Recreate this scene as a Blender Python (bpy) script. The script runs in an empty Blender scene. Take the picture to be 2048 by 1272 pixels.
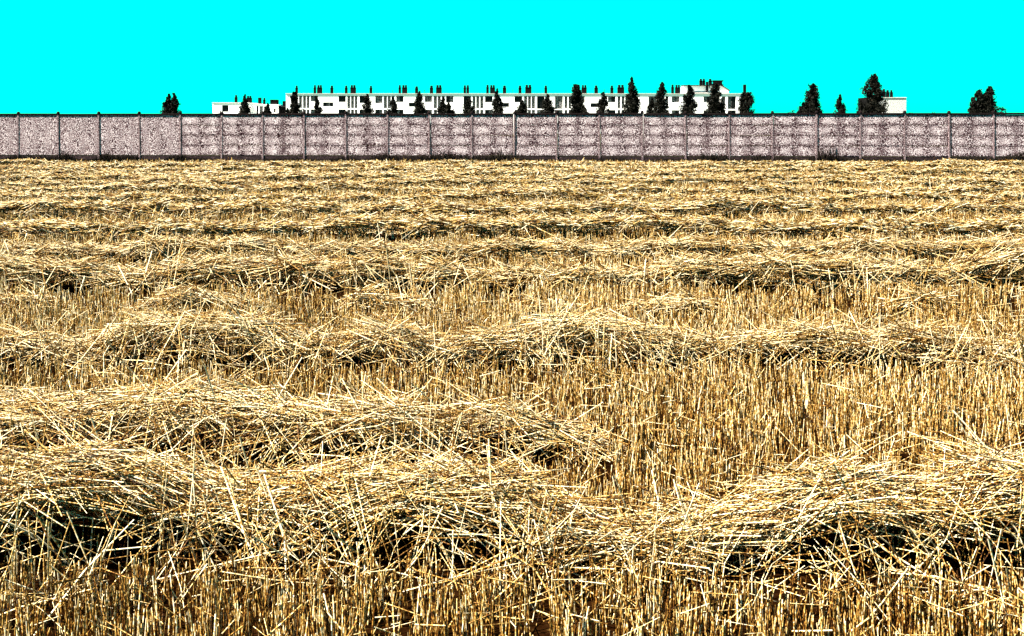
import bpy, math
import numpy as np

# ------------------------------------------------------------------ camera, sky, sun, exposure
SC = bpy.context.scene
COL = SC.collection
F, CX, HY, EYE = 2000.0, 1024.0, 249.0, 1.6      # photograph: focal length, centre column, horizon row (px), eye height (m)

cam_d = bpy.data.cameras.new('camera')
cam_d.sensor_width = 36.0
cam_d.lens = 36.0 * F / 2048.0
cam_d.shift_y = -(636.0 - HY) / 2048.0
cam_d.clip_start, cam_d.clip_end = 0.05, 9000.0
cam = bpy.data.objects.new('camera', cam_d)
cam.location = (0, 0, EYE)
cam.rotation_euler = (math.radians(90), 0, 0)
COL.objects.link(cam)
SC.camera = cam

SUN_EL, SUN_AZ = math.radians(53), math.radians(18)     # height; how far the sun stands on the camera's side of due left
to_sun = (-math.cos(SUN_EL) * math.cos(SUN_AZ), -math.cos(SUN_EL) * math.sin(SUN_AZ), math.sin(SUN_EL))

world = bpy.data.worlds.new('World')
SC.world = world
world.use_nodes = True
nt = world.node_tree
nt.nodes.clear()
sky = nt.nodes.new('ShaderNodeTexSky')
sky.sky_type = 'NISHITA'
sky.sun_disc = False
sky.sun_elevation = SUN_EL
sky.sun_rotation = -math.atan2(to_sun[0], to_sun[1])
sky.air_density = 1.0
sky.dust_density = 0.0
grade = nt.nodes.new('ShaderNodeMix')                    # the photograph's sky is a pure cyan
grade.data_type = 'RGBA'
grade.blend_type = 'MULTIPLY'
grade.inputs['Factor'].default_value = 1.0
grade.inputs[7].default_value = (0.0, 0.487, 0.444, 1)
bg = nt.nodes.new('ShaderNodeBackground')
bg.inputs['Strength'].default_value = 0.05
wo = nt.nodes.new('ShaderNodeOutputWorld')
nt.links.new(sky.outputs[0], grade.inputs[6])
nt.links.new(grade.outputs[2], bg.inputs['Color'])
nt.links.new(bg.outputs[0], wo.inputs['Surface'])

sun_d = bpy.data.lights.new('sun', 'SUN')
sun_d.energy = 5.0
sun_d.angle = math.radians(0.5)
sun_d.color = (1.0, 0.925, 0.82)
sun = bpy.data.objects.new('sun', sun_d)
from mathutils import Vector
sun.rotation_euler = Vector(to_sun).to_track_quat('Z', 'Y').to_euler()
sun.location = (-40, -10, 60)
COL.objects.link(sun)

SC.view_settings.view_transform = 'Standard'
SC.view_settings.look = 'None'
SC.view_settings.gamma = 1.0
SC.view_settings.use_curve_mapping = False
SC.view_settings.exposure = 3.0

RNG = np.random.default_rng(7)


def wx(px, d):
    return (px - CX) / F * d


def wz(py, d):
    return EYE - (py - HY) / F * d


# ------------------------------------------------------------------ materials
def new_mat(name, rough=0.7, spec=0.3):
    m = bpy.data.materials.new(name)
    m.use_nodes = True
    n = m.node_tree
    b = n.nodes['Principled BSDF']
    b.inputs['Roughness'].default_value = rough
    b.inputs['Specular IOR Level'].default_value = spec
    return m, n, b


def ramp(n, fac, stops):
    r = n.nodes.new('ShaderNodeValToRGB')
    e = r.color_ramp.elements
    while len(e) < len(stops):
        e.new(0.5)
    for i, (p, c) in enumerate(stops):
        e[i].position = p
        e[i].color = (c[0], c[1], c[2], 1)
    n.links.new(fac, r.inputs[0])
    return r.outputs[0]


def noise(n, vec, scale, detail=2.0, rough=0.5, dims='3D', w=None):
    t = n.nodes.new('ShaderNodeTexNoise')
    t.noise_dimensions = dims
    t.inputs['Scale'].default_value = scale
    t.inputs['Detail'].default_value = detail
    t.inputs['Roughness'].default_value = rough
    if vec is not None:
        n.links.new(vec, t.inputs['Vector'])
    if w is not None:
        n.links.new(w, t.inputs['W'])
    return t.outputs['Fac']


def math_node(n, op, a, b=None, c=None):
    t = n.nodes.new('ShaderNodeMath')
    t.operation = op
    for i, v in enumerate((a, b, c)):
        if v is None:
            continue
        if isinstance(v, (int, float)):
            t.inputs[i].default_value = v
        else:
            n.links.new(v, t.inputs[i])
    return t.outputs[0]


def mixc(n, fac, a, b, blend='MIX'):
    t = n.nodes.new('ShaderNodeMix')
    t.data_type = 'RGBA'
    t.blend_type = blend
    if isinstance(fac, (int, float)):
        t.inputs[0].default_value = fac
    else:
        n.links.new(fac, t.inputs[0])
    for i, v in ((6, a), (7, b)):
        if isinstance(v, tuple):
            t.inputs[i].default_value = (v[0], v[1], v[2], 1)
        else:
            n.links.new(v, t.inputs[i])
    return t.outputs[2]


def bump(n, b, height, strength, dist=0.02):
    t = n.nodes.new('ShaderNodeBump')
    t.inputs['Strength'].default_value = strength
    t.inputs['Distance'].default_value = dist
    n.links.new(height, t.inputs['Height'])
    n.links.new(t.outputs[0], b.inputs['Normal'])


def straw_material(name, scale, gain=1.0):
    m, n, b = new_mat(name, 0.6, 0.08)
    at = n.nodes.new('ShaderNodeAttribute')
    at.attribute_name = 'tint'
    pos = n.nodes.new('ShaderNodeNewGeometry').outputs['Position']
    g = noise(n, pos, scale, 2.0, 0.6)
    f = math_node(n, 'ADD', at.outputs['Fac'], math_node(n, 'MULTIPLY', math_node(n, 'SUBTRACT', g, 0.5), 2.3))
    k = gain * 0.78
    c = ramp(n, f, [(0.0, (0.014 * k, 0.005 * k, 0.001 * k)), (0.28, (0.11 * k, 0.042 * k, 0.005 * k)),
                    (0.52, (0.262 * k, 0.152 * k, 0.030 * k)), (0.78, (0.43 * k, 0.31 * k, 0.125 * k)),
                    (1.0, (0.58 * k, 0.50 * k, 0.34 * k))])
    n.links.new(c, b.inputs['Base Color'])
    return m


M = {}
M['straw_near'] = straw_material('straw_near', 120.0)
M['straw_far'] = straw_material('straw_far', 14.0)
M['stubble'] = straw_material('stubble', 90.0, 1.1)

m, n, b = new_mat('field_soil', 1.0, 0.0)
pos = n.nodes.new('ShaderNodeNewGeometry').outputs['Position']
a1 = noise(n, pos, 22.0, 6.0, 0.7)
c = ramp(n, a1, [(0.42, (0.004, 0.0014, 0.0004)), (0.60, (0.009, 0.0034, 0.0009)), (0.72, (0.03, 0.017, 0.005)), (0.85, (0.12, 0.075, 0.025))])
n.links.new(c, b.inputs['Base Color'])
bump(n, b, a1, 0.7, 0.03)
M['soil'] = m

m, n, b = new_mat('rear_ground', 0.95, 0.1)
pos = n.nodes.new('ShaderNodeNewGeometry').outputs['Position']
c = ramp(n, noise(n, pos, 0.6, 6.0, 0.65), [(0.35, (0.05, 0.055, 0.02)), (0.65, (0.12, 0.10, 0.05))])
n.links.new(c, b.inputs['Base Color'])
M['rear_ground'] = m


def concrete_material(name, patchy):
    m, n, b = new_mat(name, 0.9, 0.03)
    tc = n.nodes.new('ShaderNodeTexCoord')
    geo = n.nodes.new('ShaderNodeNewGeometry').outputs['Position']
    rnd = n.nodes.new('ShaderNodeObjectInfo').outputs['Random']
    w = math_node(n, 'MULTIPLY', rnd, 40.0)
    sx = n.nodes.new('ShaderNodeSeparateXYZ')
    n.links.new(tc.outputs['Generated'], sx.inputs[0])
    # lime bloom: two cloudy pale fields on each panel, bounded by their own ragged noise
    u = math_node(n, 'SINE', math_node(n, 'MULTIPLY', sx.outputs['X'], math.pi * 4))
    lobe = math_node(n, 'POWER', math_node(n, 'ABSOLUTE', math_node(n, 'SINE', math_node(n, 'MULTIPLY', sx.outputs['X'], math.pi * 2))), 0.8)
    vz = math_node(n, 'SINE', math_node(n, 'MULTIPLY', sx.outputs['Z'], math.pi))
    lobe = math_node(n, 'MULTIPLY', lobe, vz)
    cloud = noise(n, geo, 2.1, 5.0, 0.62, '4D', w)
    cloud_f = math_node(n, 'MULTIPLY', math_node(n, 'SUBTRACT', cloud, 0.5), 1.5)
    grain = noise(n, geo, 30.0, 0.5, 0.6)
    grain_f = math_node(n, 'MULTIPLY', math_node(n, 'SUBTRACT', grain, 0.5), 4.0)
    amt = math_node(n, 'MULTIPLY', lobe, 0.5 if patchy else 0.1)
    f = math_node(n, 'ADD', math_node(n, 'ADD', amt, cloud_f if patchy else math_node(n, 'MULTIPLY', cloud_f, 0.4)), grain_f)
    f = math_node(n, 'ADD', f, 0.20 if patchy else 0.40)
    c = ramp(n, f, [(0.0, (0.007, 0.002, 0.003)), (0.3, (0.072, 0.036, 0.040)), (0.6, (0.20, 0.138, 0.146)), (0.95, (0.46, 0.39, 0.39))])
    n.links.new(c, b.inputs['Base Color'])
    bump(n, b, grain, 0.35, 0.02)
    return m


M['panel'] = concrete_material('weathered_panel_concrete', True)
M['panel_plain'] = concrete_material('rendered_panel_concrete', False)


def speckle_material(name, stops, scale, rough=0.85, detail=4.0, spec=0.04):
    m, n, b = new_mat(name, rough, spec)
    geo = n.nodes.new('ShaderNodeNewGeometry').outputs['Position']
    g = noise(n, geo, scale, detail, 0.75)
    n.links.new(ramp(n, g, stops), b.inputs['Base Color'])
    bump(n, b, g, 0.25, 0.02)
    return m


M['post'] = speckle_material('post_concrete', [(0.34, (0.010, 0.004, 0.005)), (0.5, (0.085, 0.052, 0.056)), (0.64, (0.30, 0.235, 0.235))], 30, 0.9, 1.0)
M['coping'] = speckle_material('mossy_coping_concrete', [(0.4, (0.003, 0.002, 0.002)), (0.7, (0.010, 0.006, 0.006))], 9, 0.95, 4.0, 0.03)
M['plinth'] = speckle_material('dark_plinth_concrete', [(0.4, (0.006, 0.004, 0.004)), (0.6, (0.03, 0.018, 0.019)), (0.75, (0.14, 0.10, 0.10))], 16)  # dark speckled concrete of the gravel boards
M['white_render'] = speckle_material('white_wall_render', [(0.25, (0.70, 0.66, 0.64)), (0.45, (0.80, 0.78, 0.76)), (0.7, (0.84, 0.82, 0.80))], 1.5, 0.9)
M['edge_render'] = speckle_material('roof_edge_concrete', [(0.35, (0.25, 0.22, 0.2)), (0.6, (0.6, 0.56, 0.53))], 5.0, 0.9)
M['roof_felt'] = speckle_material('dark_roof_felt', [(0.3, (0.012, 0.01, 0.01)), (0.7, (0.03, 0.026, 0.026))], 2.0, 0.95)
M['chimney'] = speckle_material('shade_dark_chimney', [(0.3, (0.0015, 0.001, 0.0015)), (0.7, (0.004, 0.003, 0.0035))], 3.0, 0.95)  # near-black, with the shade on stacks and pots put into the colour
M['dark_and_shade'] = speckle_material('dark_walls_and_painted_shade', [(0.3, (0.0007, 0.0006, 0.0006)), (0.7, (0.0018, 0.0015, 0.0015))], 2.0, 0.95)  # dark walls; on the right block it is shade painted as colour
M['grey_render'] = speckle_material('grey_wall_render', [(0.36, (0.07, 0.068, 0.066)), (0.5, (0.38, 0.37, 0.36)), (0.62, (0.6, 0.58, 0.57))], 6.0, 0.9)
M['glass_dark'] = speckle_material('dark_window_glass', [(0.3, (0.003, 0.003, 0.003)), (0.7, (0.006, 0.006, 0.006))], 1.0, 0.35, 1.0, 0.08)
M['glass_curtain'] = speckle_material('curtained_window', [(0.42, (0.003, 0.003, 0.003)), (0.66, (0.26, 0.25, 0.245))], 4.0, 0.4, 2.0, 0.1)
M['glass_strip'] = speckle_material('ribbed_stair_glazing', [(0.42, (0.006, 0.006, 0.006)), (0.54, (0.09, 0.088, 0.085)), (0.68, (0.5, 0.48, 0.47))], 4.5, 0.5, 3.0, 0.1)
M['frame'] = speckle_material('window_frame_paint', [(0.3, (0.006, 0.006, 0.006)), (0.7, (0.014, 0.014, 0.014))], 2.0, 0.6)
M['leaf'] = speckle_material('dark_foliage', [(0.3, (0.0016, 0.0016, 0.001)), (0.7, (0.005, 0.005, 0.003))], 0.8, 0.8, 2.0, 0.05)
M['bark'] = speckle_material('bark', [(0.3, (0.03, 0.022, 0.016)), (0.7, (0.07, 0.05, 0.035))], 5.0, 0.95)
M['weed'] = speckle_material('dry_dark_weeds', [(0.3, (0.003, 0.003, 0.002)), (0.7, (0.012, 0.009, 0.006))], 6.0, 0.9)
M['clod'] = speckle_material('dark_clod', [(0.3, (0.010, 0.008, 0.007)), (0.7, (0.03, 0.024, 0.02))], 9.0, 0.95)


# ------------------------------------------------------------------ mesh helpers
def np_mesh(name, V, Fc, mat, tint=None, smooth=False):
    V = np.ascontiguousarray(V, dtype=np.float32).reshape(-1, 3)
    Fc = np.ascontiguousarray(Fc, dtype=np.int32)
    nf, k = Fc.shape
    me = bpy.data.meshes.new(name)
    me.vertices.add(len(V))
    me.vertices.foreach_set('co', V.ravel())
    me.loops.add(nf * k)
    me.loops.foreach_set('vertex_index', Fc.ravel())
    me.polygons.add(nf)
    me.polygons.foreach_set('loop_start', np.arange(nf, dtype=np.int32) * k)
    if smooth:
        me.polygons.foreach_set('use_smooth', np.ones(nf, dtype=bool))
    if tint is not None:
        at = me.attributes.new('tint', 'FLOAT', 'POINT')
        at.data.foreach_set('value', np.ascontiguousarray(tint, dtype=np.float32))
    me.update(calc_edges=True)
    me.materials.append(mat)
    return me


def link(name, data, parent=None, loc=None):
    o = bpy.data.objects.new(name, data)
    COL.objects.link(o)
    if parent is not None:
        o.parent = parent
    if loc is not None:
        o.location = loc
    return o


def tag(o, label, cat, group=None, kind=None):
    o['label'] = label
    o['category'] = cat
    if group:
        o['group'] = group
    if kind:
        o['kind'] = kind
    return o


def structure(o):
    o['kind'] = 'structure'
    return o


class MB:
    """collects boxes and prisms into one mesh"""
    def __init__(self):
        self.v, self.f = [], []

    def box(self, x0, x1, y0, y1, z0, z1, ch=0.0):
        i = len(self.v)
        if ch <= 0:
            self.v += [(x, y, z) for z in (z0, z1) for y in (y0, y1) for x in (x0, x1)]
            self.f += [tuple(i + j for j in q) for q in ((0, 2, 3, 1), (4, 5, 7, 6), (0, 1, 5, 4), (2, 6, 7, 3), (0, 4, 6, 2), (1, 3, 7, 5))]
        else:                                    # front (low y) edges chamfered
            for (a, y, e) in ((ch, y0, 0), (0, y0 + ch, 0), (0, y1, 0)):
                self.v += [(x0 + a, y, z0 + a), (x1 - a, y, z0 + a), (x1 - a, y, z1 - a), (x0 + a, y, z1 - a)]
            self.f.append((i, i + 1, i + 2, i + 3))
            for r in (0, 4):
                for q in range(4):
                    s = (q + 1) % 4
                    self.f.append((i + r + q, i + r + 4 + q, i + r + 4 + s, i + r + s))
            self.f.append((i + 11, i + 10, i + 9, i + 8))
        return self

    def lathe(self, cx, cy, prof, seg=8):
        i = len(self.v)
        for (r, z) in prof:
            for k in range(seg):
                t = 2 * math.pi * k / seg + 0.3
                self.v.append((cx + r * math.cos(t), cy + r * math.sin(t), z))
        for j in range(len(prof) - 1):
            for k in range(seg):
                s = (k + 1) % seg
                self.f.append((i + j * seg + k, i + j * seg + s, i + (j + 1) * seg + s, i + (j + 1) * seg + k))
        self.f.append(tuple(i + (len(prof) - 1) * seg + k for k in range(seg)))
        return self

    def poly(self, pts, y0, y1):
        """outline in x,z pushed from y0 to y1"""
        i, k = len(self.v), len(pts)
        self.v += [(x, y0, z) for x, z in pts] + [(x, y1, z) for x, z in pts]
        self.f.append(tuple(range(i, i + k)))
        self.f.append(tuple(range(i + 2 * k - 1, i + k - 1, -1)))
        for q in range(k):
            s = (q + 1) % k
            self.f.append((i + q, i + k + q, i + k + s, i + s))
        return self

    def mesh(self, name, mat):
        me = bpy.data.meshes.new(name)
        me.from_pydata(self.v, [], self.f)
        me.materials.append(mat)
        me.update()
        return me

    def build(self, name, mat, parent=None, loc=None):
        return link(name, self.mesh(name, mat), parent, loc)


def empty(name, loc=(0, 0, 0)):
    o = bpy.data.objects.new(name, None)
    o.location = loc
    o.empty_display_size = 0.3
    COL.objects.link(o)
    return o


# ------------------------------------------------------------------ ground
def sag(y):
    """the field falls away a little towards the wall"""
    t = np.clip((np.asarray(y, dtype=float) - 12.0) / 34.0, 0, 1)
    return -0.19 * t * t * (3 - 2 * t)


def sheet(name, x0, x1, ys, dz, mat):
    gb = MB()
    for yy in ys:
        gb.v += [(x0, yy, float(sag(yy)) + dz), (x1, yy, float(sag(yy)) + dz)]
    gb.f = [(2 * i, 2 * i + 1, 2 * i + 3, 2 * i + 2) for i in range(len(ys) - 1)]
    return structure(gb.build(name, mat))


sheet('ground', -4000, 4000, [-60, 12, 17, 22, 27, 32, 37, 42, 46, 300, 5000], 0.0, M['rear_ground'])
W_Y0, W_M, W_X0, W_S = 47.0, -0.055, -23.86, 2.0 / math.sqrt(1 + 0.055 ** 2)
WALL_ANG = math.atan(W_M)


def wall_y(x):
    return W_Y0 + W_M * x


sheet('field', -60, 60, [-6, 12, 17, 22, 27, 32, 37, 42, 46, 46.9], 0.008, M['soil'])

# ------------------------------------------------------------------ concrete wall
FIRST, LAST = -3, 27
wx0 = W_X0 + FIRST * W_S
wall = empty('concrete_wall', (wx0, wall_y(wx0), 0))
wall.rotation_euler.z = WALL_ANG
tag(wall, 'long precast concrete panel wall with regular posts along the far field edge', 'wall')
Z_B, Z_T = 0.13, 2.05
post_me = MB().box(-0.042, 0.042, -0.020, 0.10, -0.35, 2.10, 0.008).mesh('post', M['post'])
cap_me = MB().lathe(0, 0.03, [(0.06, 2.09), (0.078, 2.11), (0.08, 2.17), (0.055, 2.215), (0.03, 2.235)], 8).mesh('post_cap', M['coping'])
panel_h = (Z_T - Z_B) / 4
pm = MB()
pm.v = [(x, y, z) for x in (0.043, 1.957) for (y, z) in ((0.02, 0.0), (0.0, 0.018), (0.0, panel_h - 0.001), (0.05, panel_h - 0.001), (0.05, 0.0))]
pm.f = [(0, 5, 6, 1), (1, 6, 7, 2), (2, 7, 8, 3), (3, 8, 9, 4), (4, 9, 5, 0), (4, 3, 2, 1, 0), (5, 6, 7, 8, 9)][:5] + [(0, 1, 2, 3, 4), (9, 8, 7, 6, 5)]
panel_me = pm.mesh('panel', M['panel'])                    # each panel's foot is undercut, which leaves the joint
big_me = MB().box(0.043, 1.957, 0.0, 0.05, 0.0, Z_T - Z_B, 0.012).mesh('panel', M['panel_plain'])
coping_me = MB().box(0.043, 1.957, -0.03, 0.09, Z_T - 0.012, Z_T + 0.075, 0.01).mesh('coping', M['coping'])
plinth_me = MB().box(0.043, 1.957, 0.012, 0.07, -0.3, Z_B - 0.004, 0.01).mesh('gravel_board', M['plinth'])
for i in range(FIRST, LAST + 1):
    x = (i - FIRST) * 2.0
    p = link('post', post_me, wall, (x, RNG.normal(0, 0.006), RNG.normal(0, 0.012)))
    p.rotation_euler.y = RNG.normal(0, 0.006)
    link('post_cap', cap_me, p)
    if i == LAST:
        break
    if i < 4:
        link('panel', big_me, wall, (x, 0, Z_B))
    else:
        for k in range(4):
            o = link('panel', panel_me, wall, (x, RNG.normal(0, 0.002), Z_B + k * panel_h))
            o.rotation_euler.x = RNG.normal(0, 0.003)
            o.rotation_euler.y = RNG.normal(0, 0.0012)
    c_ = link('coping', coping_me, wall, (x, 0, RNG.normal(0, 0.008) + 0.004))
    link('gravel_board', plinth_me, wall, (x, 0, 0))


# ------------------------------------------------------------------ buildings
def facade(mb, x0, x1, z0, z1, y, holes, depth=0.3):
    """front wall at y with real openings and reveals"""
    xs = sorted({x0, x1, *[h[0] for h in holes], *[h[1] for h in holes]})
    zs = sorted({z0, z1, *[h[2] for h in holes], *[h[3] for h in holes]})
    for a, b_ in zip(xs[:-1], xs[1:]):
        for c_, d_ in zip(zs[:-1], zs[1:]):
            mx, mz = (a + b_) / 2, (c_ + d_) / 2
            if any(h[0] < mx < h[1] and h[2] < mz < h[3] for h in holes):
                continue
            i = len(mb.v)
            mb.v += [(a, y, c_), (b_, y, c_), (b_, y, d_), (a, y, d_)]
            mb.f.append((i, i + 1, i + 2, i + 3))
    for (a, b_, c_, d_) in holes:
        i = len(mb.v)
        mb.v += [(a, y, c_), (b_, y, c_), (b_, y, d_), (a, y, d_)] + [(a, y + depth, c_), (b_, y + depth, c_), (b_, y + depth, d_), (a, y + depth, d_)]
        for q in range(4):
            s = (q + 1) % 4
            mb.f.append((i + q, i + s, i + 4 + s, i + 4 + q))


def shell(mb, x0, x1, y0, y1, z0, z1):
    """sides, back and top of a block whose front is a facade"""
    i = len(mb.v)
    mb.v += [(x, yy, z) for z in (z0, z1) for yy in (y0, y1) for x in (x0, x1)]
    mb.f += [tuple(i + j for j in q) for q in ((4, 5, 7, 6), (2, 6, 7, 3), (0, 4, 6, 2), (1, 3, 7, 5))]


def window(parent, x0, x1, z0, z1, y, kinds):
    """frame bars and one pane per leaf, standing 0.2 m back in the opening"""
    w = empty('window', ((x0 + x1) / 2, y + 0.2, z0))
    w.parent = parent
    hw, h, t = (x1 - x0) / 2, z1 - z0, 0.05
    fb = MB()
    fb.box(-hw, hw, 0, 0.06, 0, t).box(-hw, hw, 0, 0.06, h - t, h)
    fb.box(-hw, -hw + t, 0, 0.06, t, h - t).box(hw - t, hw, 0, 0.06, t, h - t)
    n_ = len(kinds)
    for k in range(1, n_):
        xm = -hw + 2 * hw * k / n_
        fb.box(xm - 0.03, xm + 0.03, 0, 0.06, t, h - t)
    fb.build('frame', M['frame'], w)
    for k, kd in enumerate(kinds):
        a = -hw + 2 * hw * k / n_ + 0.03
        c_ = -hw + 2 * hw * (k + 1) / n_ - 0.03
        MB().box(a, c_, 0.025, 0.045, t * 0.8, h - t * 0.8).build('pane', M[kd], w)
    return w


def chimney(parent, px0, px1, py0, py1, d, y, flues=1, pot=True):
    """a stack with its pots, from photo columns and rows at distance d"""
    x0, x1, z1, z0 = wx(px0, d), wx(px1, d), wz(py0, d), wz(py1, d)
    h = z1 - z0
    w = x1 - x0
    body = 0.64 * h if pot else h
    st = MB().box(x0, x1, y, y + max(0.5, w * 0.7), z0 - 0.3, z0 + body)
    if pot:
        st.box(x0 - 0.05, x1 + 0.05, y - 0.05, y + max(0.5, w * 0.7) + 0.05, z0 + body, z0 + body + 0.08)
    s = st.build('chimney', M['chimney'], parent)
    if pot:
        for k in range(flues):
            cx = x0 + w * (k + 0.5) / flues
            r = min(0.30, w / flues * 0.47)
            MB().lathe(cx, y + 0.3, [(r, z0 + body + 0.07), (r * 0.85, z0 + body + 0.1 + (h - body) * 0.3), (r * 0.95, z1 - 0.08), (r * 0.6, z1)], 8).build('chimney_pot', M['chimney'], s)
    return s


D1 = 200.0
ab = empty('apartment_block', (0, 0, 0))
tag(ab, 'long white flat-roofed apartment block with rows of dark windows and many chimneys', 'apartment block')
bx0, bx1, bz1 = wx(572, D1), wx(1489, D1), wz(187.5, D1)
holes, wins = [], []


def add_win(p0, p1, q0, q1, kinds):
    h = (wx(p0, D1), wx(p1, D1), wz(q1, D1), wz(q0, D1))
    holes.append(h)
    wins.append((h, kinds))


DK, CU, ST = 'glass_dark', 'glass_curtain', 'glass_strip'
uppers = [(582, 596, 217, (DK, DK)), (621.5, 636, 203, (CU, DK)), (677, 691.5, 204, (DK, DK)), (719, 733.5, 206, (DK, DK)),
          (750.5, 765, 206.5, (CU, CU)), (792.5, 807, 204, (CU, DK)), (849.5, 864, 204, (CU, CU)), (892, 907, 205, (DK, CU)),
          (927, 942, 217, (DK, DK)), (970, 985, 204.5, (DK, DK)), (1029, 1044.5, 204.5, (DK, DK)), (1074, 1089, 217.5, (DK, DK)),
          (1110, 1125.5, 217.5, (CU, CU)), (1154, 1169.5, 204.5, (DK, ST)), (1216, 1231, 204.5, (CU, DK)), (1262, 1277, 208, (DK, DK)),
          (1297, 1312.5, 217, (CU, CU)), (1343.5, 1359, 205, (CU, CU)), (1407, 1422, 205, (CU, DK)), (1455.5, 1472, 218, (CU, DK))]
lower_kinds = [(DK, CU), (CU, DK), (DK, DK), (DK, CU), (DK, ST), (CU, DK)]
for k, (p0, p1, q1, kd) in enumerate(uppers):
    dy = 1.6 * (p0 - 572) / 900
    add_win(p0, p1, 191.2 + dy, q1, kd)
    add_win(p0, p1, 218.6 + dy * 1.3, 231.5, lower_kinds[k % 6])
    add_win(p0, p1, 246, 260, (DK, DK))
strips = [(598, 604, 606, 612, 613.5, 619), (694.5, 700.5, 702, 708, 709.5, 715), (767.5, 774, 775.5, 781.5, 783, 789),
          (867.5, 874, 875.5, 881.5, 883.5, 889.5), (945, 951, 952.5, 958.5, 960.5, 966.5), (1048, 1054.5, 1056, 1062, 1063.5, 1070),
          (1129, 1135, 1137, 1143, 1144.5, 1150.5), (1235, 1241, 1243, 1249, 1250.5, 1257), (1316, 1322, 1323.5, 1329.5, 1331, 1337),
          (1425, 1431.5, 1433, 1439.5, 1444, 1451)]
for s in strips:
    dy = 1.6 * (s[0] - 572) / 900
    for k in range(3):
        add_win(s[2 * k], s[2 * k + 1], 191.4 + dy, 216 + dy, (ST,))
        add_win(s[2 * k], s[2 * k + 1], 218.8 + dy, 231.5, (ST,))
for p0, p1 in ((646, 666.5), (817.5, 839), (1000, 1018), (1181, 1201), (1377, 1396)):
    dy = 2.6 * (p0 - 572) / 900
    add_win(p0, p1, 204.5 + dy, 212.6 + dy, (DK, CU, DK) if p0 < 700 else (DK, DK))
mb = MB()
facade(mb, bx0, bx1, -0.25, bz1, D1, holes)
shell(mb, bx0, bx1, D1, D1 + 11, -0.25, bz1)
mb.build('wall', M['white_render'], ab)
for h, kd in wins:
    window(ab, h[0] + 0.004, h[1] - 0.004, h[2] + 0.004, h[3] - 0.004, D1, kd)
MB().box(bx0 - 0.12, bx1 + 0.12, D1 - 0.15, D1 + 11.15, bz1 + 0.004, bz1 + 0.07).build('roof_edge', M['edge_render'], ab)
roof_row = 186.0
for p0, p1, q0, fl in ((590.5, 595, 171, 1), (627, 631.5, 170, 1), (634, 643.5, 170, 2), (660.5, 666, 171, 1), (689.5, 694.5, 171, 1), (700.5, 711, 170, 2),
                       (739, 744, 171.5, 1), (797, 801.5, 170, 1), (804, 814, 170, 2), (830, 836, 172.5, 1), (859.5, 866, 171, 1),
                       (872, 883, 170, 2), (927, 932, 170.5, 1), (933, 938, 170.2, 1), (972.5, 977.5, 169.5, 1), (980, 990, 170, 2), (1005.5, 1012.5, 171, 1),
                       (1037, 1043, 171, 1), (1050.5, 1063, 169.5, 2), (1089, 1094.5, 171, 1), (1155, 1160, 169, 1), (1163.5, 1173.5, 170, 2),
                       (1189, 1196, 170.8, 1), (1221, 1227, 171, 1), (1235.5, 1248.5, 169.5, 2), (1322, 1329, 170.5, 1), (1343, 1348, 169, 1), (1351, 1360.5, 169.5, 2)):
    yo = D1 + 2.2
    k = (yo / D1)
    chimney(ab, p0, p1, q0, roof_row + 0.6, yo, yo, fl)
for p, q in ((849, 179), (1025.5, 178), (1209, 178), (785, 180)):
    yo = D1 + 1.5
    x, z = wx(p, yo), wz(q, yo)
    MB().box(x - 0.03, x + 0.03, yo, yo + 0.06, bz1 + 0.1, z).box(x - 0.18, x + 0.18, yo + 0.01, yo + 0.05, z - 0.25, z - 0.2).build('aerial', M['chimney'], ab)
# raised stair and plant storey with a falling end roof
dp = D1 + 1.0
pts = [(wx(1367, dp), bz1 + 0.16), (wx(1457.5, dp), bz1 + 0.16), (wx(1457.5, dp), wz(181, dp)), (wx(1443, dp), wz(171.8, dp)), (wx(1367, dp), wz(171.8, dp))]
ph = MB().poly(pts, dp, dp + 3).build('penthouse', M['white_render'], ab)
rp = [(wx(1366, dp), wz(171.7, dp)), (wx(1443.3, dp), wz(171.7, dp)), (wx(1459.5, dp), wz(181.8, dp)), (wx(1459.5, dp), wz(180.4, dp)), (wx(1443.6, dp), wz(170.2, dp)), (wx(1366, dp), wz(170.2, dp))]
MB().poly(rp, dp - 0.3, dp + 3.3).build('penthouse_roof', M['roof_felt'], ph)
MB().box(wx(1390, dp), wx(1424, dp), dp - 0.12, dp - 0.004, wz(184.8, dp), wz(183.2, dp)).build('ledge', M['dark_and_shade'], ph)
MB().box(wx(1411.5, dp), wx(1416, dp), dp - 0.4, dp - 0.05, wz(183.0, dp), wz(163.5, dp)).build('duct', M['chimney'], ph)
for p0, p1, q0, fl in ((1399.5, 1405, 157.5, 1), (1406, 1410.5, 157, 1), (1418, 1424, 157.5, 1)):
    chimney(ab, p0, p1, q0, 170.6, dp + 2, dp + 2, fl)
tk = MB()
cx, cz = wx(1437, dp + 2), wz(170.2, dp + 2)
tk.poly([(cx - 1.15, cz - 0.2), (cx + 0.9, cz - 0.2), (cx + 1.1, cz + 0.12), (cx + 0.75, cz + 0.2), (cx + 0.75, cz + 0.62), (cx + 1.1, cz + 0.98), (cx - 1.05, cz + 0.98), (cx - 1.05, cz + 0.82), (cx - 0.85, cz + 0.7), (cx - 0.85, cz + 0.35), (cx - 1.15, cz + 0.3)], dp + 2, dp + 3.6)
tk.build('ventilation_box', M['chimney'], ph)
chimney(ab, 1487.2, 1492.5, 169, 186.5, D1 + 1.6, D1 + 1.6, 1, False)

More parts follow.
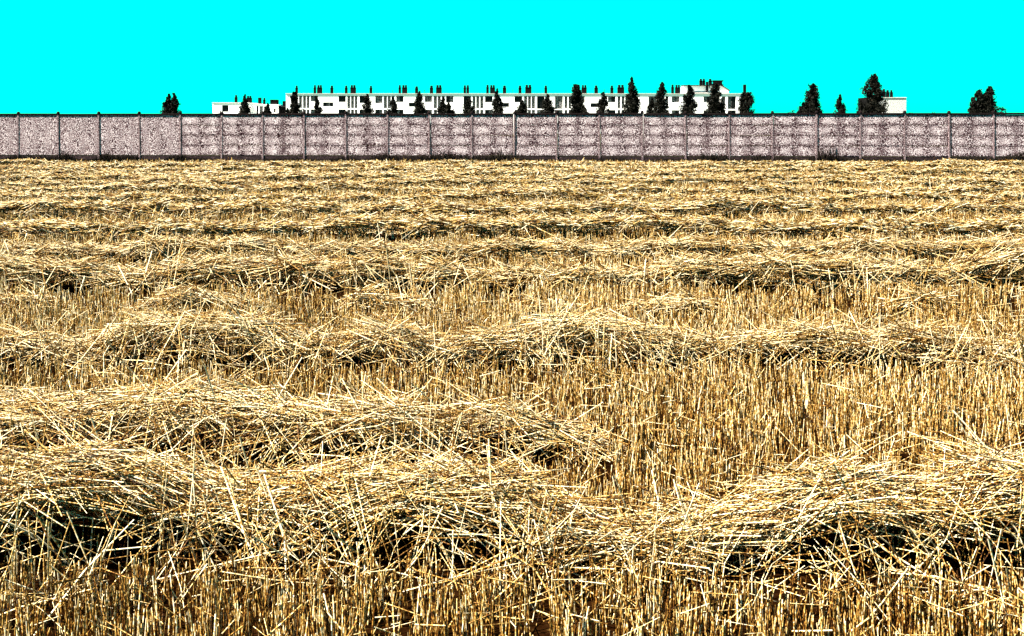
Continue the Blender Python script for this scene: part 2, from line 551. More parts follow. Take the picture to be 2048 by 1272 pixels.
# low white building on the left with a receding wing
D2 = 214.0
lb = empty('low_building', (0, 0, 0))
tag(lb, 'low white flat-roofed building with one square dark window, left of the long block', 'building')
x0, x1, z1 = wx(425, D2), wx(500, D2), wz(206, D2)
hl = [(wx(444, D2), wx(457, D2), wz(223.5, D2), wz(210.5, D2)), (wx(467, D2), wx(477, D2), wz(245, D2), wz(233, D2))]
mb = MB()
facade(mb, x0, x1, -0.25, z1, D2, hl)
shell(mb, x0, x1, D2, D2 + 12, -0.25, z1)
mb.build('wall', M['white_render'], lb)
window(lb, hl[0][0] + 0.004, hl[0][1] - 0.004, hl[0][2] + 0.004, hl[0][3] - 0.004, D2, (DK, DK))
window(lb, hl[1][0] + 0.004, hl[1][1] - 0.004, hl[1][2] + 0.004, hl[1][3] - 0.004, D2, (DK, DK))
MB().box(x0 - 0.1, x1, D2 - 0.12, D2 + 12.1, z1 + 0.004, z1 + 0.12).build('roof_edge', M['edge_render'], lb)
# wing: its roof falls to the right
wing = empty('wing', (x1, D2 + 0.5, 0))
wing.parent = lb
dw_ = D2 + 0.5
wl = wx(534, dw_) - x1
zl, zr = wz(206.6, dw_), wz(210, dw_)
wh = [(wx(513, dw_) - x1, wx(517, dw_) - x1, 3.0, wz(212, dw_)), (wx(518.5, dw_) - x1, wx(526, dw_) - x1, 3.0, wz(212.5, dw_)), (wx(527.5, dw_) - x1, wx(532, dw_) - x1, 3.0, wz(213, dw_))]
mb = MB()
facade(mb, 0.02, wl, -0.25, zr, 0, wh)
mb.poly([(0.02, zr), (wl, zr), (0.02, zl)], 0, 8)
i = len(mb.v)
mb.v += [(wl, 0, -0.25), (wl, 8, -0.25), (wl, 8, zr), (wl, 0, zr), (0.02, 8, -0.25), (0.02, 8, zr)]
mb.f += [(i, i + 1, i + 2, i + 3), (i + 1, i + 4, i + 5, i + 2)]
mb.build('wing_wall', M['white_render'], wing)
MB().poly([(0.02, zl + 0.004), (wl + 0.1, zr - 0.006), (wl + 0.1, zr + 0.09), (0.02, zl + 0.1)], -0.12, 8.1).build('wing_roof', M['edge_render'], wing)
for k, (a, b_, c_, d_) in enumerate(wh):
    MB().box(a + 0.01, b_ - 0.01, 0.2, 0.25, c_ + 0.01, d_ - 0.01).build('wing_window', M[(DK, ST, DK)[k]], wing)
for p0, p1, q0, q1, fl, yy in ((469, 474, 190, 205.5, 1, D2 + 3), (493, 502.5, 191.5, 205.5, 2, D2 + 3), (516, 522, 195, 207.5, 1, D2 + 3), (526, 530, 195.5, 209, 1, D2 + 3)):
    chimney(lb, p0, p1, q0, q1, yy, yy, fl, p0 != 516)

# small white annexe and the dark lower house beside it
D3 = 210.0
an = empty('annexe', (0, 0, 0))
tag(an, 'small white annexe with a square black rooftop box between two low buildings', 'building')
mb = MB()
ah = [(wx(547, D3), wx(551.5, D3), wz(225, D3), wz(217, D3))]
facade(mb, wx(539.5, D3), wx(554, D3), -0.25, wz(208.5, D3), D3, ah)
shell(mb, wx(539.5, D3), wx(554, D3), D3, D3 + 6, -0.25, wz(208.5, D3))
mb.build('wall', M['white_render'], an)
window(an, ah[0][0] + 0.004, ah[0][1] - 0.004, ah[0][2] + 0.004, ah[0][3] - 0.004, D3, (CU, DK))
MB().box(wx(539, D3), wx(552, D3), D3 + 0.5, D3 + 2.5, wz(208.3, D3), wz(199.8, D3)).box(wx(538.4, D3), wx(552.6, D3), D3 + 0.4, D3 + 2.6, wz(199.8, D3), wz(199, D3)).build('rooftop_box', M['chimney'], an)

D4 = 211.5
dh = empty('dark_house', (0, 0, 0))
tag(dh, 'low dark house with a sloping roof and one stack against the long white block', 'house')
MB().poly([(wx(554.5, D4), -0.25), (wx(572, D4), -0.25), (wx(572, D4), wz(213.5, D4)), (wx(554.5, D4), wz(212, D4))], D4, D4 + 7).build('wall', M['dark_and_shade'], dh)
MB().poly([(wx(553.8, D4), wz(212.2, D4)), (wx(573, D4), wz(213.8, D4)), (wx(573, D4), wz(212.6, D4)), (wx(553.8, D4), wz(211, D4))], D4 - 0.3, D4 + 7.3).build('roof', M['roof_felt'], dh)
chimney(dh, 565, 571.5, 202, 213, D4 + 2, D4 + 2, 1, False)

# block at the right: pale front, and a near-black part painting its shaded side
D5 = 205.0
rb = empty('square_building', (0, 0, 0))
tag(rb, 'square pale grey building with a row of four chimneys behind the tallest poplar', 'building')
MB().box(wx(1757, D5), wx(1812.5, D5), D5, D5 + 9, -0.25, wz(195.8, D5)).build('wall', M['grey_render'], rb)
MB().box(wx(1746.5, D5), wx(1756.6, D5), D5 + 0.3, D5 + 9, -0.25, wz(194, D5)).build('shaded_side', M['dark_and_shade'], rb)  # shade of the left side face, put into the colour
MB().box(wx(1756.7, D5), wx(1813, D5), D5 - 0.1, D5 + 9.1, wz(195.8, D5) + 0.004, wz(194.6, D5)).build('roof_edge', M['edge_render'], rb)
MB().box(wx(1812.6, D5), wx(1815, D5), D5 + 1, D5 + 3, -0.25, wz(222, D5)).build('side_annexe', M['dark_and_shade'], rb)
for p0, p1, q0 in ((1758.5, 1763.5, 181), (1766, 1771.5, 178), (1773.5, 1779, 180), (1781.5, 1786, 180)):
    chimney(rb, p0, p1, q0, 194.8, D5 + 1.5, D5 + 1.5, 1)


# ------------------------------------------------------------------ trees
def leaf_quads(C, size):
    n_ = len(C)
    a = RNG.normal(size=(n_, 3))
    a /= np.linalg.norm(a, axis=1)[:, None]
    t = RNG.normal(size=(n_, 3))
    t = np.cross(a, t)
    t /= np.linalg.norm(t, axis=1)[:, None]
    s = (size * RNG.uniform(0.5, 1.3, n_))[:, None]
    V = np.stack([C - a * s, C + t * s * 0.55, C + a * s, C - t * s * 0.55], axis=1)
    return V.reshape(-1, 3), np.arange(n_ * 4).reshape(-1, 4)


def tree(name, label, cat, d, spires, group, dens=1.0, shape=0.75, gap=0.0, ragged=0.16):
    """spires: (column, top row, half width px at the wall row, lean px at the top)"""
    x_c = wx(spires[0][0], d)
    root = empty(name, (x_c, d, 0))
    tag(root, label, cat, group)
    tr = MB()
    Vs, Fs, nv = [], [], 0
    for (pc, q, hwp, lean) in spires:
        x = wx(pc, d) - x_c
        H = wz(q, d)
        R = hwp / F * d * 1.22
        ln = lean / F * d
        vis = wz(229, d)
        # trunk and limbs
        seg = 7
        prof = [(0.035 * H * 0.5 + 0.04, -0.25), (0.012 * H + 0.03, 0.35 * H), (0.02, 0.9 * H)]
        i0 = len(tr.v)
        tr.lathe(x, 0, prof, seg)
        for j in range(i0, len(tr.v)):
            vx, vy, vz = tr.v[j]
            tr.v[j] = (vx + ln * (vz / H), vy, vz)
        nl = int(np.clip(H * 8, 14, 75))
        z_low = min(0.9, 0.12 * H)
        # ascending limbs, each carrying clumps of leaves
        C = []
        for k in range(nl):
            t = (k + RNG.uniform(0, 1)) / nl
            zb = z_low + (H - z_low) * t
            ph_ = RNG.uniform(0, 2 * math.pi)
            tt = (zb - vis) / (H - vis)
            if tt >= 0:
                w = max(0.02, (1 - tt)) ** shape
            else:
                w = 1.0 - 0.35 * min(1, (vis - zb) / max(vis, 0.1))
            rr = R * w * RNG.uniform(1 - ragged, 1 + ragged * 0.55)
            rise = rr * RNG.uniform(0.5, 1.3)
            ex, ey, ez = x + ln * (zb / H) + rr * math.cos(ph_), rr * math.sin(ph_), min(zb + rise * 0.5, H)
            bx_, bz_ = x + ln * (zb / H), max(0.3, zb - rise * 0.5)
            ts = RNG.uniform(0.15, 1.0, int(np.clip(14 * dens * (0.5 + w), 5, 26)))
            base = np.array([bx_, 0, bz_])
            end = np.array([ex, ey, ez])
            P = base + (end - base) * ts[:, None]
            if gap and RNG.random() < gap:
                continue
            m_ = 6
            C.append((P[:, None, :] + RNG.normal(0, 1, (len(P), m_, 3)) * np.array([0.2, 0.2, 0.3]) * (0.3 + 0.7 * min(1, rr)) * (0.4 + 0.6 * min(1, w))).reshape(-1, 3))
            if k % 3 == 0:
                i = len(tr.v)
                e = 0.025
                tr.v += [(bx_ - e, 0, bz_), (bx_ + e, 0, bz_), (bx_, e, bz_), (ex, ey, ez)]
                tr.f += [(i, i + 1, i + 3), (i + 1, i + 2, i + 3), (i + 2, i, i + 3)]
        tip = np.stack([np.full(40, x + ln), np.zeros(40), H - RNG.uniform(0, 0.9, 40)], axis=1) + RNG.normal(0, 0.07, (40, 3))
        tip[:, 0] -= ln * (H - tip[:, 2]) / H
        C.append(tip)
        C = np.concatenate(C)
        C[:, 2] = np.clip(C[:, 2], 0.25, H + 0.1)
        V, Fq = leaf_quads(C, 0.17)
        Vs.append(V)
        Fs.append(Fq + nv)
        nv += len(V)
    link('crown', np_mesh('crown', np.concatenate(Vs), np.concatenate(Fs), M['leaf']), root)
    tr.build('trunk', M['bark'], root)
    return root


GP = 'poplars in front of the white buildings'
GR = 'trees standing against the sky'
tree('poplar_tree', 'dark twin-topped tree alone against the sky, left of all buildings', 'tree', 150, [(336, 189, 10.5, 2), (348, 187, 11, 0)], GR)
tree('poplar_tree', 'broad dark poplar in front of the low white building', 'tree', 180, [(489, 190, 9.5, 1)], GP)
tree('poplar_tree', 'small dark tree at the right corner of the low white building', 'tree', 190, [(535.5, 207, 5, 0)], GP)
tree('poplar_tree', 'tiny dark bush at the left foot of the long white block', 'tree', 180, [(575, 217, 4, 0)], GP)
tree('poplar_tree', 'straight columnar poplar hiding the leftmost window of the long block', 'tree', 178, [(589, 185, 7.5, 0)], GP, shape=0.28)
tree('poplar_tree', 'thin leaning tree beside the small oblong window at the block\'s left end', 'tree', 172, [(640, 195, 7, -7)], GP, gap=0.25)
tree('poplar_tree', 'open-crowned conifer shape with bright gaps, fourth window from the left', 'tree', 175, [(733, 189, 10, 2)], GP, gap=0.2)
tree('poplar_tree', 'bushy conical tree covering the third set of narrow stair windows', 'tree', 175, [(786, 196, 9, 0)], GP)
tree('poplar_tree', 'tall slender poplar just topping the roof left of the block\'s middle', 'tree', 172, [(838, 183, 10, 1)], GP, shape=0.6)
tree('poplar_tree', 'dark tree over the fourth set of narrow stair windows', 'tree', 175, [(884, 195, 9, 3)], GP)
tree('poplar_tree', 'short pointed tree right of the fourth set of stair windows', 'tree', 168, [(898.5, 206, 8, -1)], GP)
tree('poplar_tree', 'rounded dark tree merging with the tall black window near the middle', 'tree', 176, [(939, 198, 10, -2)], GP, shape=0.5)
tree('poplar_tree', 'tall poplar whose tip pokes above the roof near the centre', 'tree', 170, [(993, 178, 11, 1)], GP)
tree('poplar_tree', 'low spreading tree under the black window right of centre', 'tree', 174, [(1045, 202, 10.5, 0)], GP, gap=0.1)
tree('poplar_tree', 'wide conical tree between two tall windows right of centre', 'tree', 172, [(1097, 189, 12.5, -2)], GP)
tree('poplar_tree', 'thick black column-shaped poplar rising beside a twin chimney', 'tree', 170, [(1153, 170, 11, 1)], GP, dens=1.2, shape=0.3)
tree('poplar_tree', 'small pointed tree at the right foot of the thick column poplar', 'tree', 166, [(1167.5, 211, 5.5, 0)], GP)
tree('poplar_tree', 'ragged medium tree right of the fourth small oblong window', 'tree', 174, [(1206, 185, 10, 0)], GP, shape=0.5, gap=0.1)
tree('poplar_tree', 'tallest poplar before the long block, with a spire high above the roof', 'tree', 168, [(1263, 155, 16, 0)], GP, dens=1.2)
tree('poplar_tree', 'low dark tree left of the twin-topped poplar near the block\'s right part', 'tree', 173, [(1304, 197, 8.5, 0)], GP, gap=0.15)
tree('poplar_tree', 'poplar with a bent tip overlapping a chimney, second tallest before the block', 'tree', 168, [(1322, 165, 12.5, 2)], GP, shape=0.5)
tree('poplar_tree', 'dark poplar at the left end of the raised rooftop storey', 'tree', 171, [(1376, 171, 13.5, 3)], GP, shape=0.55)
tree('poplar_tree', 'broad black poplar below the rooftop ventilation box', 'tree', 168, [(1432, 167, 16.5, 0)], GP, dens=1.2, shape=0.55)
tree('poplar_tree', 'thick rounded dark tree at the right end of the long block', 'tree', 175, [(1490, 186, 13.5, 4)], GP, dens=1.3, shape=0.22)
tree('poplar_tree', 'heavy dark tree with a sloping top, first to the right of the block', 'tree', 150, [(1621, 168, 16, 4), (1604, 206, 8, 3)], GR, dens=1.3, shape=0.5)
tree('poplar_tree', 'small slender conical tree alone against the sky', 'tree', 160, [(1678, 190, 10, 2)], GR, gap=0.15)
tree('poplar_tree', 'tallest pointed dark tree, in front of the square pale building', 'tree', 150, [(1739, 149, 24, 9)], GR, dens=1.5, shape=0.62)
tree('poplar_tree', 'wide clump with several spiky tops near the right edge', 'tree', 145, [(1956, 181, 13, 2), (1978, 174, 12, 2), (1944, 196, 7, 2), (1968, 190, 14, 0)], GR, shape=0.45)


def shrub(label, pc, q, hwp, d, group=GR):
    x, H, R = wx(pc, d), wz(q, d), hwp / F * d
    root = empty('shrub', (x, d, 0))
    tag(root, label, 'shrub', group)
    n_ = 90
    ph_ = RNG.uniform(0, 2 * math.pi, n_)
    r_ = R * np.sqrt(RNG.uniform(0, 1, n_))
    z_ = H * np.sqrt(np.clip(1 - (r_ / R) ** 2 * 0.7, 0, 1)) * RNG.uniform(0.5, 1.0, n_)
    C = np.stack([r_ * np.cos(ph_), r_ * np.sin(ph_) * 0.7, z_], axis=1)
    C = (C[:, None, :] + RNG.normal(0, 0.14, (n_, 10, 3))).reshape(-1, 3)
    C[:, 2] = np.clip(C[:, 2], 0.05, H)
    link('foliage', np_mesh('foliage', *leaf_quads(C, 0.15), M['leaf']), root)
    st = MB()
    for k in range(5):
        a = k * 1.26
        i = len(st.v)
        st.v += [(-0.04, 0, -0.25), (0.04, 0, -0.25), (0, 0.05, -0.25), (R * 0.5 * math.cos(a), R * 0.3 * math.sin(a), H * 0.7)]
        st.f += [(i, i + 1, i + 3), (i + 1, i + 2, i + 3), (i + 2, i, i + 3)]
    st.build('stem', M['bark'], root)
    return root


shrub('round dark bush at the right foot of the spiky tree clump', 2003, 212, 13, 150)
shrub('low bush showing over the wall left of the heavy sloping-topped tree', 1584, 221, 8, 140)
shrub('dark bush under the small oblong window of the low white building', 440, 222, 5, 180)
shrub('low bush below the third oblong window pair at the block\'s foot', 1214, 219, 17, 178)
shrub('low dark bush under the leftmost stair windows of the long block', 606, 218, 6, 180)
shrub('tiny bush peeping over the wall just right of the square pale building', 1822, 225.5, 4, 140)
shrub('tiny bush peeping over the wall midway between square building and right spiky clump', 1850, 225.5, 5, 140)
shrub('tiny bush peeping over the wall left of the capped post near the right', 1868, 225.5, 7, 140)
shrub('low dark bush at the right foot of the rounded end tree', 1500, 221, 6, 180)


# ------------------------------------------------------------------ stubble and straw
def stalks(P, R, flat=None, K=3):
    """P (n,s,3) centre lines, R (n,) radii -> vertices and quads"""
    n_, s, _ = P.shape
    d = P[:, -1] - P[:, 0]
    d /= np.maximum(np.linalg.norm(d, axis=1), 1e-6)[:, None]
    ref = np.where(np.abs(d[:, 2:3]) < 0.9, np.array([[0, 0, 1.0]]), np.array([[1.0, 0, 0]]))
    a = np.cross(d, ref)
    a /= np.linalg.norm(a, axis=1)[:, None]
    b_ = np.cross(d, a)
    ph_ = RNG.uniform(0, 2 * math.pi, n_)
    V = np.empty((n_, s, K, 3))
    taper = np.linspace(1.0, 0.72, s)
    for k in range(K):
        t = ph_ + 2 * math.pi * k / K
        ca, sb = np.cos(t), np.sin(t)
        if flat is not None:
            sb = np.where(flat, sb * 0.25, sb)
            ca = np.where(flat, ca * 1.45, ca)
        o = a * (ca * R)[:, None] + b_ * (sb * R)[:, None]
        V[:, :, k, :] = P + o[:, None, :] * taper[None, :, None]
    base = (np.arange(n_) * s * K)[:, None, None]
    seg = (np.arange(s - 1) * K)[None, :, None]
    k = np.arange(K)[None, None, :]
    k2 = (k + 1) % K
    Fq = np.stack([base + seg + k, base + seg + k2, base + seg + K + k2, base + seg + K + k], axis=-1).reshape(-1, 4)
    return V.reshape(-1, 3), Fq


def half_width(d):
    return 0.512 * d + 1.3


def smooth_noise(x, seed, scale):
    r = np.random.default_rng(seed)
    k = r.normal(size=4000)
    u = (np.asarray(x) + 60) / scale
    i = np.floor(u).astype(int)
    f = u - i
    f = f * f * (3 - 2 * f)
    return k[i % 4000] * (1 - f) + k[(i + 1) % 4000] * f


def patch_noise(x, y, seed, scale):
    r = np.random.default_rng(seed)
    k = r.normal(size=(300, 300))
    u, v = (x + 60) / scale, (y + 60) / scale
    i, j = np.floor(u).astype(int), np.floor(v).astype(int)
    f, g = u - i, v - j
    f, g = f * f * (3 - 2 * f), g * g * (3 - 2 * g)
    i0, i1, j0, j1 = i % 300, (i + 1) % 300, j % 300, (j + 1) % 300
    return (k[i0, j0] * (1 - f) + k[i1, j0] * f) * (1 - g) + (k[i0, j1] * (1 - f) + k[i1, j1] * f) * g


ROWS = (3.78, 4.78, 6.65, 9.6, 11.6, 13.6, 16.9)
# standing stubble in drill tufts: density falls and stems widen with distance
Ps, Rs, Ts = [], [], []
for d0, d1, den, stem, rad in ((2.2, 4.6, 430, 4, 0.0028), (4.6, 8.0, 320, 4, 0.0032), (8.0, 13.0, 170, 4, 0.0042), (13.0, 20.0, 95, 4, 0.0058), (20.0, 30.0, 50, 3, 0.0088), (30.0, 46.5, 24, 3, 0.0125)):
    hw = half_width(d1)
    nt_ = int((d1 - d0) * 2 * hw * den)
    x = RNG.uniform(-hw, hw, nt_)
    y = RNG.uniform(d0, d1, nt_)
    row = 0.14 if d1 < 21 else 0.4
    y = y + (np.round(y / row) * row - y) * 0.6 + smooth_noise(x, 3, 1.5) * 0.03
    keep = (np.abs(x) < half_width(y)) & (y < wall_y(x) - 0.5)
    keep &= RNG.uniform(size=nt_) < np.clip(0.9 + 0.3 * patch_noise(x, y, 11, 0.6), 0.5, 1)
    for dw in ROWS:
        bare = 0.08 if dw < 7 else 0.2
        keep &= ~((y > dw - 0.43) & (y < dw + 0.3) & (RNG.uniform(size=nt_) > bare) & (dw < 18) & ((dw != 4.78) | (x < 0.45)) & ((dw != 3.78) | (np.abs(x - 0.47) > 0.22)))
    x, y = x[keep], y[keep]
    nt_ = len(x)
    x = (x[:, None] + RNG.normal(0, 0.014 + rad, (nt_, stem))).ravel()
    y = (y[:, None] + RNG.normal(0, 0.014 + rad, (nt_, stem))).ravel()
    n_ = len(x)
    hgt = np.clip(0.125 + 0.018 * patch_noise(x, y, 5, 0.8) + RNG.normal(0, 0.03, n_), 0.05, 0.24)
    lean = RNG.normal(0, 0.10, (n_, 2)) + (RNG.uniform(size=(n_, 1)) < 0.07) * RNG.normal(0, 0.6, (n_, 2))
    top = np.stack([x + lean[:, 0] * hgt, y + lean[:, 1] * hgt, hgt], axis=1)
    P = np.stack([np.stack([x, y, np.full(n_, -0.01)], axis=1), top], axis=1)
    Ps.append(P)
    Rs.append(rad * RNG.uniform(0.7, 1.45, n_))
    Ts.append(np.clip(np.where(RNG.uniform(size=n_) < 0.36, RNG.normal(0.22, 0.12, n_), RNG.normal(0.61, 0.18, n_)) + 0.06 * patch_noise(x, y, 8, 1.2), 0, 1))
P = np.concatenate(Ps)
V, Fq = stalks(P, np.concatenate(Rs))
V[:, 2] += sag(V[:, 1])
o = link('stubble', np_mesh('stubble', V, Fq, M['stubble'], np.repeat(np.concatenate(Ts), 6), True))
tag(o, 'cut golden cereal stubble standing across the whole field', 'stubble', kind='stuff')

# broken straw lying over the stubble between the windrows
Ps, Rs, Ts, Fl = [], [], [], []
for d0, d1, den, rad, ln in ((2.3, 4.6, 110, 0.0022, 0.13), (4.6, 8, 80, 0.0026, 0.14), (8, 13, 36, 0.0034, 0.15), (13, 20, 14, 0.004, 0.13), (20, 30, 6, 0.005, 0.14), (30, 45.5, 3, 0.007, 0.15)):
    hw = half_width(d1)
    n_ = int((d1 - d0) * 2 * hw * den)
    x, y = RNG.uniform(-hw, hw, n_), RNG.uniform(d0, d1, n_)
    k = (np.abs(x) < half_width(y)) & (y < wall_y(x) - 0.4) & (RNG.uniform(size=n_) < np.clip(0.45 + 0.55 * patch_noise(x, y, 21, 0.9), 0.05, 1))
    x, y = x[k], y[k]
    n_ = len(x)
    az = RNG.normal(0, 0.8, n_)
    pt = RNG.normal(0, 0.22, n_)
    L = ln * RNG.uniform(0.3, 1.4, n_)
    z = 0.07 + 0.09 * RNG.uniform(0, 1, n_) + 0.5 * L * np.abs(np.sin(pt))
    dv = np.stack([np.cos(az) * np.cos(pt), np.sin(az) * np.cos(pt), np.sin(pt)], axis=1) * L[:, None] * 0.5
    c_ = np.stack([x, y, z], axis=1)
    Ps.append(np.stack([c_ - dv, c_ + dv], axis=1))
    Rs.append(rad * RNG.uniform(0.6, 1.4, n_))
    Ts.append(np.clip(RNG.normal(0.66, 0.24, n_), 0, 1))
    Fl.append(RNG.uniform(size=n_) < 0.25)
V, Fq = stalks(np.concatenate(Ps), np.concatenate(Rs), np.concatenate(Fl))
V[:, 2] += sag(V[:, 1])
o = link('loose_straw', np_mesh('loose_straw', V, Fq, M['straw_near'], np.repeat(np.concatenate(Ts), 6), True))
tag(o, 'loose broken straw littered over the stubble between the windrows', 'straw', kind='stuff')


def windrow(label, d, crest, half, count, rad, length, seed, spread=0.42, near=True, bend=((0, 0), (1, 0))):
    """crest: list of (column, row of the ridge) in the photograph, or a pair (mean height, amplitude)"""
    global RNG
    keep_rng = RNG
    RNG = np.random.default_rng(seed)
    hw = half_width(d) + 0.3

    def ridge(x):
        if isinstance(crest, list):
            col = x / d * F + CX
            h = EYE - (np.interp(col, [c_[0] for c_ in crest], [c_[1] for c_ in crest]) - HY) / F * (d + np.interp(col, [c_[0] for c_ in bend], [c_[1] for c_ in bend]))
            h = h + 0.025 * smooth_noise(x, seed + 1, 0.22)
        else:
            h = crest[0] + crest[1] * smooth_noise(x, seed, 1.6) + crest[1] * 0.6 * smooth_noise(x, seed + 1, 0.6)
        if d > 9:
            h = np.maximum(h, 0.15) + 0.03          # the rows farther off run unbroken
        return np.clip(h, 0.0, 0.45)

    def centre(x):
        return d + np.interp(x / d * F + CX, [c_[0] for c_ in bend], [c_[1] for c_ in bend]) + 0.07 * smooth_noise(x, seed + 2, 1.4) + (0.0 if d < 12 else 0.35 * smooth_noise(x, seed + 3, 5.0))

    # wisps: several stalks share one lie, so that the heap falls in locks
    nw = count // 6
    cx = RNG.uniform(-hw, hw, nw)
    h = ridge(cx)
    ok = RNG.uniform(size=nw) < np.clip((h - 0.02) / 0.13, 0, 1)
    cx = cx[ok]
    h = h[ok]
    nw = len(cx)
    v = np.where(RNG.uniform(size=nw) < 0.5, RNG.uniform(-0.38, 0.35, nw), RNG.uniform(-0.3, 1.1, nw))
    v = v + 0.14 * smooth_noise(cx, seed + 5, 0.22)
    prop = RNG.uniform(size=nw) < (0.085 if d < 9 else 0.04 if d < 12 else 0.015)                      # wisps that hang or lean in front of the hollow
    v = np.where(prop, RNG.uniform(-1.5, -0.2, nw), v)
    az = RNG.normal(0, spread, nw)
    az = np.where(prop, RNG.uniform(-1.6, 1.6, nw), az)
    slope = (ridge(cx + 0.15) - ridge(cx - 0.15)) / 0.3
    pt = np.arctan(slope) * 0.9 + RNG.normal(0, 0.16, nw)
    pt = np.where(prop, RNG.choice([-1, 1], nw) * RNG.uniform(0.2, 1.3, nw), pt)
    shellr = np.where(RNG.uniform(size=nw) < 0.85, RNG.uniform(0.84, 1.06, nw), RNG.uniform(0.5, 0.9, nw))
    shellr = np.where(prop, RNG.uniform(0.35, 0.85, nw), shellr)
    x = np.repeat(cx, 6) + RNG.normal(0, 0.05 + rad * 3, nw * 6)
    vv = np.repeat(v, 6) + RNG.normal(0, 0.10, nw * 6)
    n_ = nw * 6
    hh = ridge(x)
    tuft = 0.09
    sect = np.where(vv < 0, 1 - 0.40 * np.clip(-vv, 0, 1.3) ** 1.5, np.clip(1 - vv ** 2.2, 0, 1))   # a crust that overhangs towards the front
    z = tuft * 0.6 + (hh - tuft * 0.6) * sect * np.repeat(shellr, 6) + RNG.normal(0, 0.012, n_)
    z = np.maximum(z, 0.03)
    y = centre(x) + vv * half * np.clip(hh / 0.26, 0.55, 1.25)
    loose = np.repeat(np.where(prop, 3.5, 1.0), 6)
    x = x + RNG.normal(0, 0.1, n_) * (loose > 2)
    a = np.repeat(az, 6) + RNG.normal(0, 0.20, n_) * loose
    p = np.repeat(pt, 6) + RNG.normal(0, 0.12, n_) * loose
    wild = RNG.uniform(size=n_) < (0.09 if d < 9 else 0.04 if d < 12 else 0.02)
    a = np.where(wild, RNG.uniform(-1.57, 1.57, n_), a)
    p = np.where(wild, RNG.normal(0.05, 0.55, n_), p)
    L = length * RNG.uniform(0.2, 1.4, n_)
    dv = np.stack([np.cos(a) * np.cos(p), np.sin(a) * np.cos(p), np.sin(p)], axis=1)
    # stalks on the flanks also dip across the heap
    dv[:, 2] -= np.sin(a) * np.where(vv < 0, -0.25, 0.45) * np.abs(vv)
    dv /= np.linalg.norm(dv, axis=1)[:, None]
    c_ = np.stack([x, y, z], axis=1)
    A = c_ - dv * (L * 0.5)[:, None]
    B = c_ + dv * (L * 0.5)[:, None]
    droop = np.abs(RNG.normal(0, 0.06, n_)) * L
    mid = c_ + np.stack([RNG.normal(0, 0.05, n_) * L, RNG.normal(0, 0.07, n_) * L, droop * 0.5 + RNG.normal(0, 0.02, n_) * L], axis=1)
    A[:, 2] -= droop * 0.5
    B[:, 2] -= droop * 0.5
    A[:, 2] = np.maximum(A[:, 2], 0.012)
    B[:, 2] = np.maximum(B[:, 2], 0.012)
    P_ = np.stack([A, mid, B], axis=1) if near and d < 9 else np.stack([A, B], axis=1)
    s = P_.shape[1]
    tint = np.clip(np.where(RNG.uniform(size=n_) < 0.36, RNG.normal(0.24, 0.13, n_), RNG.normal(0.78, 0.18, n_)), 0, 1)
    V, Fq = stalks(P_, rad * RNG.uniform(0.55, 1.5, n_), RNG.uniform(size=n_) < 0.2)
    V[:, 2] += sag(V[:, 1])
    me = np_mesh('straw_windrow', V, Fq, M['straw_near' if d < 12 else 'straw_far'], np.repeat(tint, s * 3), True)
    o = link('straw_windrow', me)
    tag(o, label, 'straw windrow', 'straw windrows lying across the field')
    RNG = keep_rng
    return o


windrow('nearest tangled straw windrow, dipping to a gap right of the middle', 3.78,
        [(-300, 925), (0, 928), (150, 922), (260, 945), (400, 975), (550, 985), (700, 960), (850, 952), (1000, 975), (1100, 1005), (1200, 1042), (1270, 1066), (1330, 1052), (1450, 1012), (1600, 972), (1750, 945), (1900, 942), (2048, 936), (2400, 930)],
        0.36, 13000, 0.0024, 0.44, 101, bend=((950, 0), (1130, -0.08), (1260, -0.24), (1350, -0.18), (1500, 0)))
windrow('second straw windrow from the front, ending in the stubble right of the middle', 4.78,
        [(-300, 790), (0, 800), (120, 822), (300, 795), (450, 795), (700, 815), (850, 828), (1000, 845), (1150, 872), (1260, 925), (1320, 1000), (2400, 1000)],
        0.32, 10500, 0.0025, 0.44, 102)
windrow('third straw windrow from the front, crossing the whole field with two high humps', 6.65,
        [(-300, 685), (0, 680), (150, 690), (300, 648), (420, 632), (520, 648), (620, 680), (680, 692), (780, 658), (950, 670), (1050, 662), (1150, 643), (1300, 658), (1400, 688), (1500, 692), (1700, 675), (1850, 675), (2048, 685), (2400, 680)],
        0.34, 15500, 0.0029, 0.44, 103)
gapy = 640
windrow('thin broken straw windrow of scattered wisps behind the third one', 8.35,
        [(-300, 600), (0, 598), (90, 602), (140, gapy), (230, gapy), (280, 600), (400, 592), (500, 605), (560, gapy), (680, gapy), (720, 602), (840, 606), (890, gapy), (1000, gapy), (1060, 608), (1130, 612), (1200, gapy), (1280, 606), (1400, 598), (1450, gapy), (1770, gapy), (1800, 600), (1870, 592), (1910, gapy), (2400, gapy)],
        0.30, 8000, 0.0038, 0.36, 104)
windrow('fifth straw windrow from the front, thick and dark-shadowed, behind the broken one', 9.6,
        [(-300, 530), (0, 525), (150, 540), (240, 556), (350, 535), (500, 524), (650, 530), (900, 540), (980, 552), (1100, 540), (1250, 556), (1380, 530), (1500, 518), (1700, 533), (1850, 543), (1890, 562), (1980, 524), (2048, 514), (2400, 520)],
        0.36, 15000, 0.0042, 0.42, 105, 0.34)
windrow('sixth straw windrow from the front, with its highest humps on the right', 11.6,
        [(-300, 500), (0, 500), (250, 506), (330, 487), (500, 490), (640, 495), (760, 500), (900, 505), (1080, 489), (1200, 500), (1300, 489), (1450, 484), (1540, 500), (1700, 486), (1880, 495), (2048, 480), (2400, 485)],
        0.36, 15000, 0.0044, 0.36, 106, 0.32)
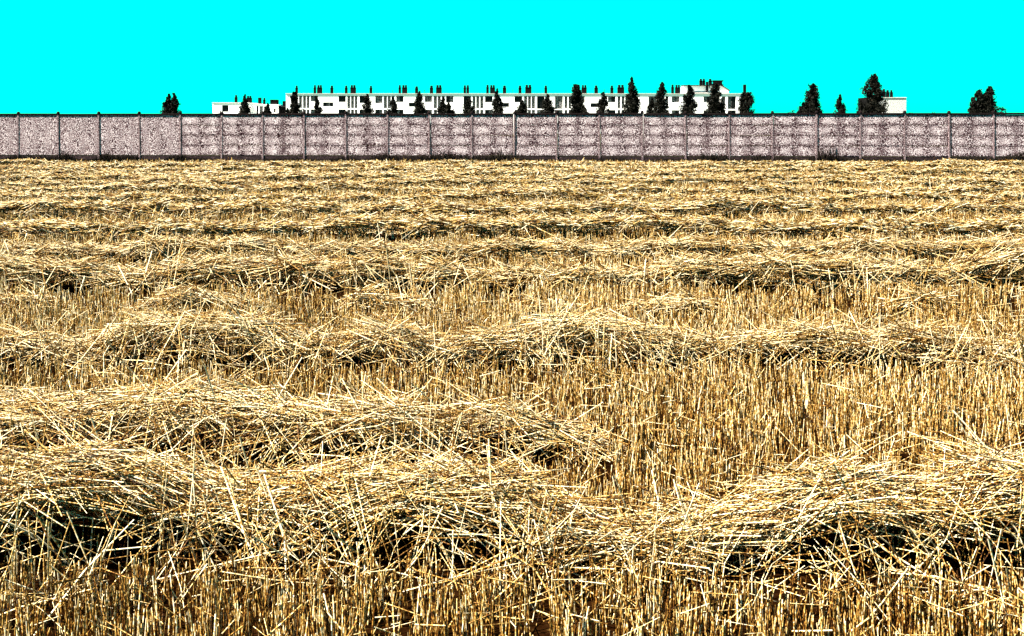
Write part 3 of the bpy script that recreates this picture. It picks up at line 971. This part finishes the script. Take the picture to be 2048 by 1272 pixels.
windrow('seventh straw windrow from the front, low and long with a black hollow on the left', 13.6, [(-300, 450), (0, 447), (300, 446), (420, 450), (640, 452), (700, 447), (1000, 449), (1250, 442), (1500, 446), (1750, 450), (2048, 440), (2400, 445)], 0.36, 15000, 0.0050, 0.34, 107, 0.3)
windrow('eighth straw windrow from the front, an even dark-edged ridge in the middle distance', 16.9, [(-300, 410), (0, 412), (120, 405), (400, 408), (600, 403), (740, 410), (1000, 406), (1250, 408), (1450, 402), (1600, 408), (1730, 418), (1900, 408), (2048, 406), (2400, 408)], 0.38, 15500, 0.0058, 0.34, 108, 0.28)
far = [(19.9, 'ninth straw windrow from the front, in the middle distance'), (22.6, 'tenth straw windrow from the front, well behind the dark-edged ridge'),
       (25.4, 'eleventh straw windrow from the front, more than halfway to the wall'), (28.3, 'fifth straw windrow counted from the wall'),
       (31.4, 'fourth straw windrow counted from the wall'), (34.6, 'third straw windrow counted from the wall'),
       (38.0, 'second straw windrow counted from the wall'), (41.2, 'farthest straw windrow, a pale ridge nearest the wall')]
for k, (d, lab) in enumerate(far):
    windrow(lab, d, (0.20, 0.05), 0.34, 12000, 0.0062 + 0.00026 * (d - 19.9), 0.32 + 0.003 * (d - 19.9), 120 + 5 * k, 0.22, near=False)

# ------------------------------------------------------------------ weeds along the foot of the wall, a clod in the straw
x = RNG.uniform(-29, 29, 9000)
pr = np.clip(0.5 + 0.6 * smooth_noise(x, 77, 1.1), 0.1, 1.6)
for pc, wpx, add in ((770, 30, 0.8), (880, 40, 1.2), (690, 25, 0.7), (1020, 25, 0.9), (1632, 18, 2.0), (1650, 15, 1.2), (1900, 25, 1.0), (2010, 40, 1.5), (113, 10, 1.5), (195, 10, 1.0)):
    pr += add * np.exp(-((x / 47 * F + CX - pc) / wpx) ** 2)
hgt = 0.12 + 0.2 * pr * RNG.uniform(0.3, 1.3, len(x))
y = wall_y(x) - RNG.uniform(0.06, 0.42, len(x))
dv = np.stack([RNG.normal(0, 0.3, len(x)) * hgt, RNG.normal(0, 0.3, len(x)) * hgt, hgt], axis=1)
b0 = np.stack([x, y, np.zeros(len(x))], axis=1)
b0[:, 2] = sag(y) - 0.01
V, Fq = stalks(np.stack([b0, b0 + dv], axis=1), RNG.uniform(0.006, 0.02, len(x)), RNG.uniform(size=len(x)) < 0.6)
o = link('weeds', np_mesh('weeds', V, Fq, M['weed']))
tag(o, 'dark dry weeds growing along the foot of the concrete wall', 'weeds', kind='stuff')

cl = MB()
cl.lathe(0, 0, [(0.13, -0.02), (0.17, 0.05), (0.15, 0.13), (0.08, 0.19), (0.02, 0.21)], 9)
cl.v = [(vx * (1 + 0.25 * math.sin(7 * vx + 3 * vz * 9)), vy * (1 + 0.2 * math.cos(9 * vy)), vz) for vx, vy, vz in cl.v]
o = cl.build('earth_clod', M['clod'], None, (wx(601, 33.2), 33.2, float(sag(33.2))))
tag(o, 'small dark earth clod lying in the far straw, left of centre', 'clod')
